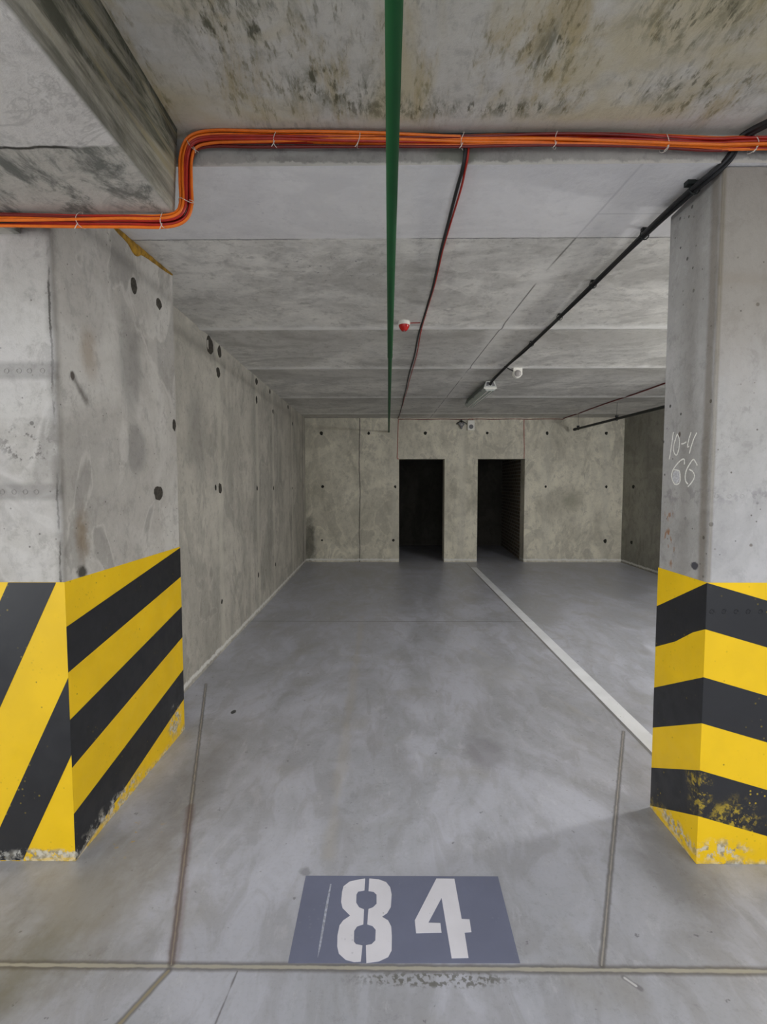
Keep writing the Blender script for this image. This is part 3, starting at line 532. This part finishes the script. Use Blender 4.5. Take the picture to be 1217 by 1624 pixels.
bm = bmesh.new(); prism(bm, [(a, b, .0012) for a, b in ((-.225, 1.80), (-.2195, 1.80), (-.2215, 1.70), (-.223, 1.64), (-.226, 1.54), (-.231, 1.505), (-.2322, 1.54), (-.2315, 1.62), (-.230, 1.70))], (0, 0, .0004)); child('paint_scuff', bm, M_scuff, pn)

# ------------------------------------------------------------------ orange and red cable bundle
PATH = [(2.6, 1.872, 2.785), (1.38, 1.870, 2.780), (1.18, 1.868, 2.776), (.884, 1.87, 2.793), (.609, 1.87, 2.801), (.27, 1.87, 2.800), (.009, 1.87, 2.806), (-.269, 1.87, 2.810), (-.50, 1.87, 2.812), (-.645, 1.87, 2.812), (-.715, 1.87, 2.795), (-.742, 1.87, 2.745), (-.748, 1.87, 2.66), (-.750, 1.868, 2.575), (-.772, 1.86, 2.53), (-.83, 1.842, 2.508), (-.95, 1.835, 2.507), (-1.10, 1.835, 2.508), (-1.45, 1.835, 2.511), (-2.0, 1.835, 2.512), (-2.8, 1.835, 2.512)]
CP = catmull(PATH, 12)
cb = empty('cable_bundle', (.3, 1.87, 2.80), 'thick bundle of orange and red cables running across the ceiling step and around the beam', 'cable')
AR = []; s = 0
for i, p in enumerate(CP):
    if i: s += (p - CP[i - 1]).length
    AR.append(s)
strands = [(.019, -.002, M_orange), (.013, -.012, M_red), (.007, -.018, M_orange), (.001, -.013, M_dred), (-.004, -.019, M_orange), (-.010, -.013, M_red), (-.016, -.009, M_orange), (-.019, -.001, M_dred),
           (.014, .004, M_dred), (.007, -.004, M_orange), (.000, -.003, M_red), (-.008, -.003, M_orange), (-.013, .005, M_red), (.002, .008, M_dred), (.020, .009, M_bcable), (.010, .010, M_bcable)]  # black strands at the back double as the contact shadow above the bundle
for j, (a0, b0, mt) in enumerate(strands):
    pts = []
    for i, p in enumerate(CP):
        t = (CP[min(i + 1, len(CP) - 1)] - CP[max(i - 1, 0)]).normalized(); nrm = Vector((0, -1, 0)); side = t.cross(nrm).normalized()   # side: across the bundle, in the plane of the step
        s = AR[i]; ph = j * 1.7
        tie = .55 + .45 * abs(math.sin(s * 4.0 + .5))
        a = a0 * (.85 + .45 * math.sin(s * 1.1 + ph)) + .010 * math.sin(s * 2.3 + ph * 2) * tie; b = b0 + .008 * math.sin(s * 2.7 + ph)
        a = max(-.023, min(.023, a)); b = max(-.022, min(.012, b))
        pts.append(p + side * a + nrm * -b)
    bm = bmesh.new(); tube(bm, pts, .0051, 8); child('cable', bm, mt, cb, smooth=True)
def ring(frac_x=None, idx=None):
    p = CP[idx]; t = (CP[min(idx + 1, len(CP) - 1)] - CP[idx - 1]).normalized(); nrm = Vector((0, -1, 0)); side = t.cross(nrm).normalized(); sk = t * .006
    bm = bmesh.new(); tube(bm, [p + side * math.cos(a) * .027 + nrm * math.sin(a) * .026 + sk * math.sin(a * 2 + idx) for a in [k * 2 * math.pi / 20 for k in range(20)]], .0012, 6, closed=True)
    q = p - side * .02 + nrm * .022; tube(bm, [q, q - side * .012 + nrm * .004 + t * .004, q - side * .02 + t * .012], .0013, 6)
    child('cable_tie', bm, M_tie, cb, smooth=True)
def nearest(pt): return min(range(len(CP)), key=lambda i: (CP[i] - Vector(pt)).length)
for pt in ((1.31, 1.87, 2.78), (1.02, 1.87, 2.785), (.615, 1.87, 2.80), (.27, 1.87, 2.80), (-.115, 1.87, 2.807), (-.41, 1.87, 2.81), (-.725, 1.87, 2.785), (-.751, 1.868, 2.59), (-.82, 1.84, 2.509), (-1.12, 1.835, 2.508)): ring(idx=nearest(pt))

# ------------------------------------------------------------------ cables on ceiling and walls
def wob(p, amp, i): return p + Vector((amp * mnoise.noise(Vector((i * .37, 1, 0))), 0, 0))
cc = empty('ceiling_cable', (.28, 1.9, 2.73), 'black and red cable pair running along the ceiling from orange bundle to back wall', 'cable')
for dx, r, mt, nm, sd in ((-.006, .007, M_bcable, 'black_cable', 0), (.005, .0042, M_red, 'red_cable', 9)):
    P = [(.292 + dx, 1.872, 2.79), (.288 + dx, 1.885, 2.745), (.285 + dx, 1.93, 2.727)]
    n = 26
    for i in range(n + 1):
        y = 2.05 + (9.50 - 2.05) * i / n; x = .283 - .011 * max(0, y - 2.5) * .9 - (.0009 * (y - 5) ** 2 if y > 5 else 0)
        P.append((x + dx * 1.2 + .02 * mnoise.noise(Vector((y * 1.1, .3 * dx * 100, 0))), y, zc(y) - .012 - .005 * max(0, mnoise.noise(Vector((y * 2.3, 4, sd))))))
    bm = bmesh.new(); tube(bm, catmull(P, 4), r, 8); child(nm, bm, mt, cc, smooth=True)
XC = P[-1][0]
def thin(name, pts, r, mt, label, mats=None):
    bm = bmesh.new(); Q = catmull(pts, 5); o_ = Vector(pts[0]); tube(bm, Q, r, 8); bmesh.ops.translate(bm, verts=bm.verts, vec=-o_)
    o = finish(name, bm, mt, None, smooth=True); o.location = o_; return tag(o, label, 'cable')
thin('wall_cable', [(XC - .005, YB - .008, 2.775)] + [(XC + (3.37 - XC) * i / 14, YB - .008, 2.775 + .004 * math.sin(i * 2.1)) for i in range(1, 15)], .006, M_dred, 'thin red cable along the top of the back wall')
thin('door_cable', [(XC + .002, YB - .007, 2.765), (XC - .008, YB - .007, 2.5), (XC - .02, YB - .007, 2.1), (XC - .018, YB - .007, 2.02), (.21, YB - .007, 2.018)], .005, M_red, 'thin red cable dropping to the left corner of the left doorway')
thin('door_cable', [(2.616, YB - .007, 2.765), (2.62, YB - .007, 2.5), (2.632, YB - .007, 2.2), (2.628, YB - .007, 2.02)], .005, M_red, 'thin red cable dropping to the right corner of the right doorway')
P = [(3.375, YB - .008, 2.785)] + [(3.39 + (9.4 - y) * .02 + .012 * math.sin(y * 3), y, zc(y) - .010) for y in (9.4, 8.8, 8.2, 7.6, 7.0, 6.4, 5.8, 5.2, 4.4, 3.4, 2.4)]
thin('ceiling_cable', P, .009, M_dred, 'dark red cable crossing the right bay ceiling towards the right pillar')

# black cable run to the lamp
bc = empty('lamp_cable', (1.21, 1.95, 2.71), 'thick black cable run along the ceiling beside the right pillar to the lamp', 'cable')
MAIN = [(1.50, -2.6, 2.805), (1.50, -1.0, 2.80), (1.52, .4, 2.80), (1.52, 1.25, 2.80), (1.42, 1.60, 2.80), (1.345, 1.75, 2.80), (1.298, 1.872, 2.812), (1.268, 1.895, 2.755), (1.232, 1.93, 2.720), (1.212, 2.03, 2.712), (1.215, 2.3, 2.722), (1.245, 2.7, 2.752), (1.262, 3.1, 2.768), (1.268, 3.95, 2.772), (1.262, 4.6, 2.774), (1.250, 5.1, 2.776), (1.245, 5.5, 2.774), (1.242, 5.85, 2.768), (1.24, 6.03, 2.745)]
for dx, dz, r, e in ((-.008, .0, .010, 0), (.008, .004, .009, 1), (.0, -.010, .007, 2)):
    P = [(x + dx + .003 * math.sin(y * 5 + e * 2), y, z + dz) for x, y, z in MAIN]
    bm = bmesh.new(); tube(bm, catmull(P, 5), r, 8); child('cable', bm, M_bcable, bc, smooth=True)
bm = bmesh.new(); tube(bm, catmull([(1.222, 5.22, 2.768), (1.27, 5.30, 2.772), (1.31, 5.34, 2.765), (1.345, 5.36, 2.755)], 5), .006, 8); child('sensor_lead', bm, M_bcable, bc, smooth=True)
def on_run(y):
    for p, q in zip(MAIN, MAIN[1:]):
        if p[1] <= y <= q[1]: t = (y - p[1]) / (q[1] - p[1]); return p[0] + (q[0] - p[0]) * t, p[2] + (q[2] - p[2]) * t
for y in (-1.6, .2, 1.70, 2.02, 2.42, 3.1, 3.7, 4.4):
    (x, z) = on_run(y); zt = ZF if y < YS else zc(y)
    bm = bmesh.new(); tube(bm, [(x + .021 * math.cos(a), y, z + .021 * math.sin(a)) for a in [k * math.pi / 6 for k in range(12)]], .0028, 6, closed=True); box(bm, x - .014, x + .008, y - .010, y + .010, z + .018, zt + .001)
    if abs(y - 2.02) < .01: box(bm, x - .035, x - .004, y - .014, y + .014, z + .012, zt + .001)
    child('clip', bm, M_bpipe, bc)

# ------------------------------------------------------------------ pipes
gp = empty('green_pipe', (.012, 9.4, 2.537), 'long straight green pipe hung under the ceiling down the middle of the bay', 'pipe')
bm = bmesh.new(); tube(bm, [(.008, -3, 2.537), (.012, 1, 2.537), (.014, 3.86, 2.537)], .0195, 20); child('pipe_run', bm, M_green, gp, smooth=True)
bm = bmesh.new(); tube(bm, [(.014, 3.86, 2.537), (.012, 9.5, 2.537)], .0165, 20); child('pipe_run', bm, M_green, gp, smooth=True)
bm = bmesh.new(); tube(bm, [(.014, 3.84, 2.537), (.014, 3.90, 2.537)], .0205, 20); child('coupling', bm, M_green, gp, smooth=True)
for y in (-1.2, .35, 3.3, 5.2, 7.0, 8.8):
    r_ = .0195 if y < 3.9 else .0165; zt = ZF if y < YS else zc(y)
    bm = bmesh.new(); tube(bm, [(.012, y, 2.537 + r_ - .002), (.012, y, zt + .003)], .003, 8); child('hanger_rod', bm, M_steel, gp)
bp = empty('dark_pipe', (3.495, 9.26, 2.55), 'dark pipe hung under the right bay ceiling with its capped end near the back wall', 'pipe')
def pp(y): return Vector((3.495 + (9.26 - y) * .053, y, 2.55))
bm = bmesh.new(); tube(bm, [pp(9.26), pp(6.5), pp(2.4)], .021, 16); child('pipe_run', bm, M_bpipe, bp, smooth=True)
bm = bmesh.new(); tube(bm, [pp(9.28), pp(9.22)], .028, 16); child('end_cap', bm, M_bpipe, bp, smooth=True)
for y in (9.12, 7.75, 5.2, 3.2):
    p = pp(y); bm = bmesh.new(); tube(bm, [p + Vector((.026 * math.cos(a), 0, .026 * math.sin(a))) for a in [k * math.pi / 8 for k in range(16)]], .005, 6, closed=True)
    box(bm, p.x - .022, p.x + .022, y - .012, y + .012, p.z + .024, p.z + .055); tube(bm, [p + Vector((0, 0, .05)), Vector((p.x, y, zc(y) + .003))], .0025, 8)
    child('pipe_clamp', bm, M_bpipe, bp)

# ------------------------------------------------------------------ unlit lamp
lx, ly = 1.24, 6.02
lamp = empty('batten_lamp', (lx, ly, zc(6) - .0), 'unlit grey fluorescent batten lamp on the ceiling where the black cable ends', 'lamp')
ln = 1.33
def trap(w0, z0, w1, z1, y0, y1):
    bm = bmesh.new(); prism(bm, [(-w0 / 2, y0, z0), (w0 / 2, y0, z0), (w1 / 2, y0, z1), (-w1 / 2, y0, z1)], (0, y1 - y0, 0)); return bm
finish('housing', trap(.150, -.075, .095, .0, .012, ln - .012), M_hous, lamp, bevel=.004)
for q in (-.026, .026):
    bm = bmesh.new(); box(bm, q - .007, q + .007, .03, ln - .03, -.1205, -.1175); finish('lens_streak', bm, M_white, lamp)  # pale streaks along the diffuser, added as thin strips
finish('diffuser', trap(.095, -.118, .148, -.078, .014, ln - .014), M_diff, lamp)
for y0, y1 in ((0, .014), (ln - .014, ln)):
    bm = trap(.105, -.113, .156, -.082, y0, y1); prism(bm, [(-.078, y0, -.082), (.078, y0, -.082), (.052, y0, -.002), (-.052, y0, -.002)], (0, y1 - y0, 0)); finish('end_cap', bm, M_fix, lamp)
bm = bmesh.new(); box(bm, -.080, .080, -.004, .004, -.094, -.082); finish('cap_lip', bm, M_white, lamp)
for s in (-1, 1):
    bm = bmesh.new(); prism(bm, [(s * .018, -.001, -.018), (s * .040, -.001, -.018), (s * .056, -.001, -.062), (s * .024, -.001, -.062)], (0, -.003, 0)); finish('cap_rib', bm, M_greyp, lamp)
bm = bmesh.new(); lathe(bm, (0, .004, -.045), (0, -1, 0), [(0, .014), (.018, .014), (.018, .010), (.03, .009)], 14); finish('cable_gland', bm, M_bcable, lamp, smooth=True)
for s in (-1, 1):
    for y in (.2, .66, 1.12):
        bm = bmesh.new(); box(bm, s * .072, s * .080, y - .012, y + .012, -.095, -.065); finish('clip', bm, M_steel, lamp)
lamp.rotation_euler = (0, 0, R(1.2)); lamp.location.z = zc(6.0) - .012

# ------------------------------------------------------------------ motion sensor, siren, wall devices
ms = empty('motion_sensor', (1.395, 5.37, zc(5.37) - .02), 'white square motion sensor with a round lens on the ceiling beside the black cable', 'sensor')
bm = bmesh.new(); box(bm, -.050, .050, -.02, .03, -.070, .018); finish('base', bm, M_white, ms, bevel=.008)
bm = bmesh.new(); lathe(bm, (0, -.019, -.052), (0, -1, 0), [(0, .036), (.006, .036), (.014, .031), (.020, .020), (.023, .006)], 24); finish('lens', bm, M_dome, ms, smooth=True)
bm = bmesh.new(); lathe(bm, (0, .024, -.058), (0, -1, 0), [(0, .042), (.040, .042), (.046, .038)], 24); finish('collar', bm, M_white, ms, smooth=True)
si = empty('fire_sounder', (.123, 3.86, zc(3.86)), 'small round alarm sounder on the ceiling beside the green pipe, white above and red below', 'alarm')
bm = bmesh.new(); lathe(bm, (0, 0, .004), (0, 0, -1), [(0, .044), (.022, .046), (.03, .044), (.034, .040)], 28); finish('base', bm, M_white, si, smooth=True)
bm = bmesh.new(); lathe(bm, (0, 0, -.026), (0, 0, -1), [(0, .042), (.012, .041), (.028, .033), (.040, .024), (.046, .018)], 28); finish('red_lens', bm, M_redp, si, smooth=True)
bm = bmesh.new(); lathe(bm, (0, 0, -.070), (0, 0, -1), [(0, .006), (.006, .005)], 10); finish('knob', bm, M_dome, si, smooth=True)
bm = bmesh.new(); tube(bm, [(.042, 0, -.012), (.08, .003, -.010), (.125, .0, -.010)], .004, 8); finish('lead', bm, M_red, si, smooth=True)
ws = empty('wall_sounder', (1.594, YB, 2.655), 'white box with a round grey grille high on the back wall between the doorways', 'alarm')
bm = bmesh.new(); box(bm, -.066, .066, -.06, .0, -.096, .096); finish('box_body', bm, M_white, ws, bevel=.008)
bm = bmesh.new(); lathe(bm, (-.002, -.058, -.028), (0, -1, 0), [(0, .042), (.006, .042), (.010, .036), (.004, .030), (.006, .01)], 24); finish('grille', bm, M_greyp, ws, smooth=True)
bm = bmesh.new(); tube(bm, [(-.05, -.03, .09), (-.055, -.02, .115), (-.02, -.012, .122), (.03, -.012, .120), (.035, -.02, .09)], .006, 8); finish('lead', bm, M_red, ws, smooth=True)
wd = empty('wall_detector', (1.407, YB, 2.67), 'small grey device with dark bracket arms beside the white box on the back wall', 'detector')
bm = bmesh.new()
for s in (-1, 1): tube(bm, catmull([(0, -.03, .085), (s * .035, -.035, .055), (s * .075, -.05, .03), (s * .092, -.06, .012), (s * .082, -.06, .0)], 4), 0.008, 8)
tube(bm, [(0, 0, .085), (0, -.045, .085)], .014, 10); tube(bm, [(0, -.03, .09), (0, -.04, .04)], .010, 10); finish('bracket', bm, M_bpipe, wd, smooth=True)
bm = bmesh.new(); prism(bm, [(-.055, -.03, .035), (.055, -.03, .035), (.06, -.03, .005), (.02, -.03, -.045), (.012, -.03, -.085), (-.012, -.03, -.085), (-.02, -.03, -.045), (-.06, -.03, .005)], (0, -.045, 0)); finish('detector_body', bm, M_greyp, wd, bevel=.006)
bm = bmesh.new(); lathe(bm, (0, -.073, -.002), (0, -1, 0), [(0, .022), (.008, .020), (.012, .01)], 16); finish('detector_lens', bm, M_dome, wd, smooth=True)
bm = bmesh.new(); tube(bm, [(0, 0, .07), (0, -.035, .06)], .012, 8); finish('mount', bm, M_bpipe, wd)
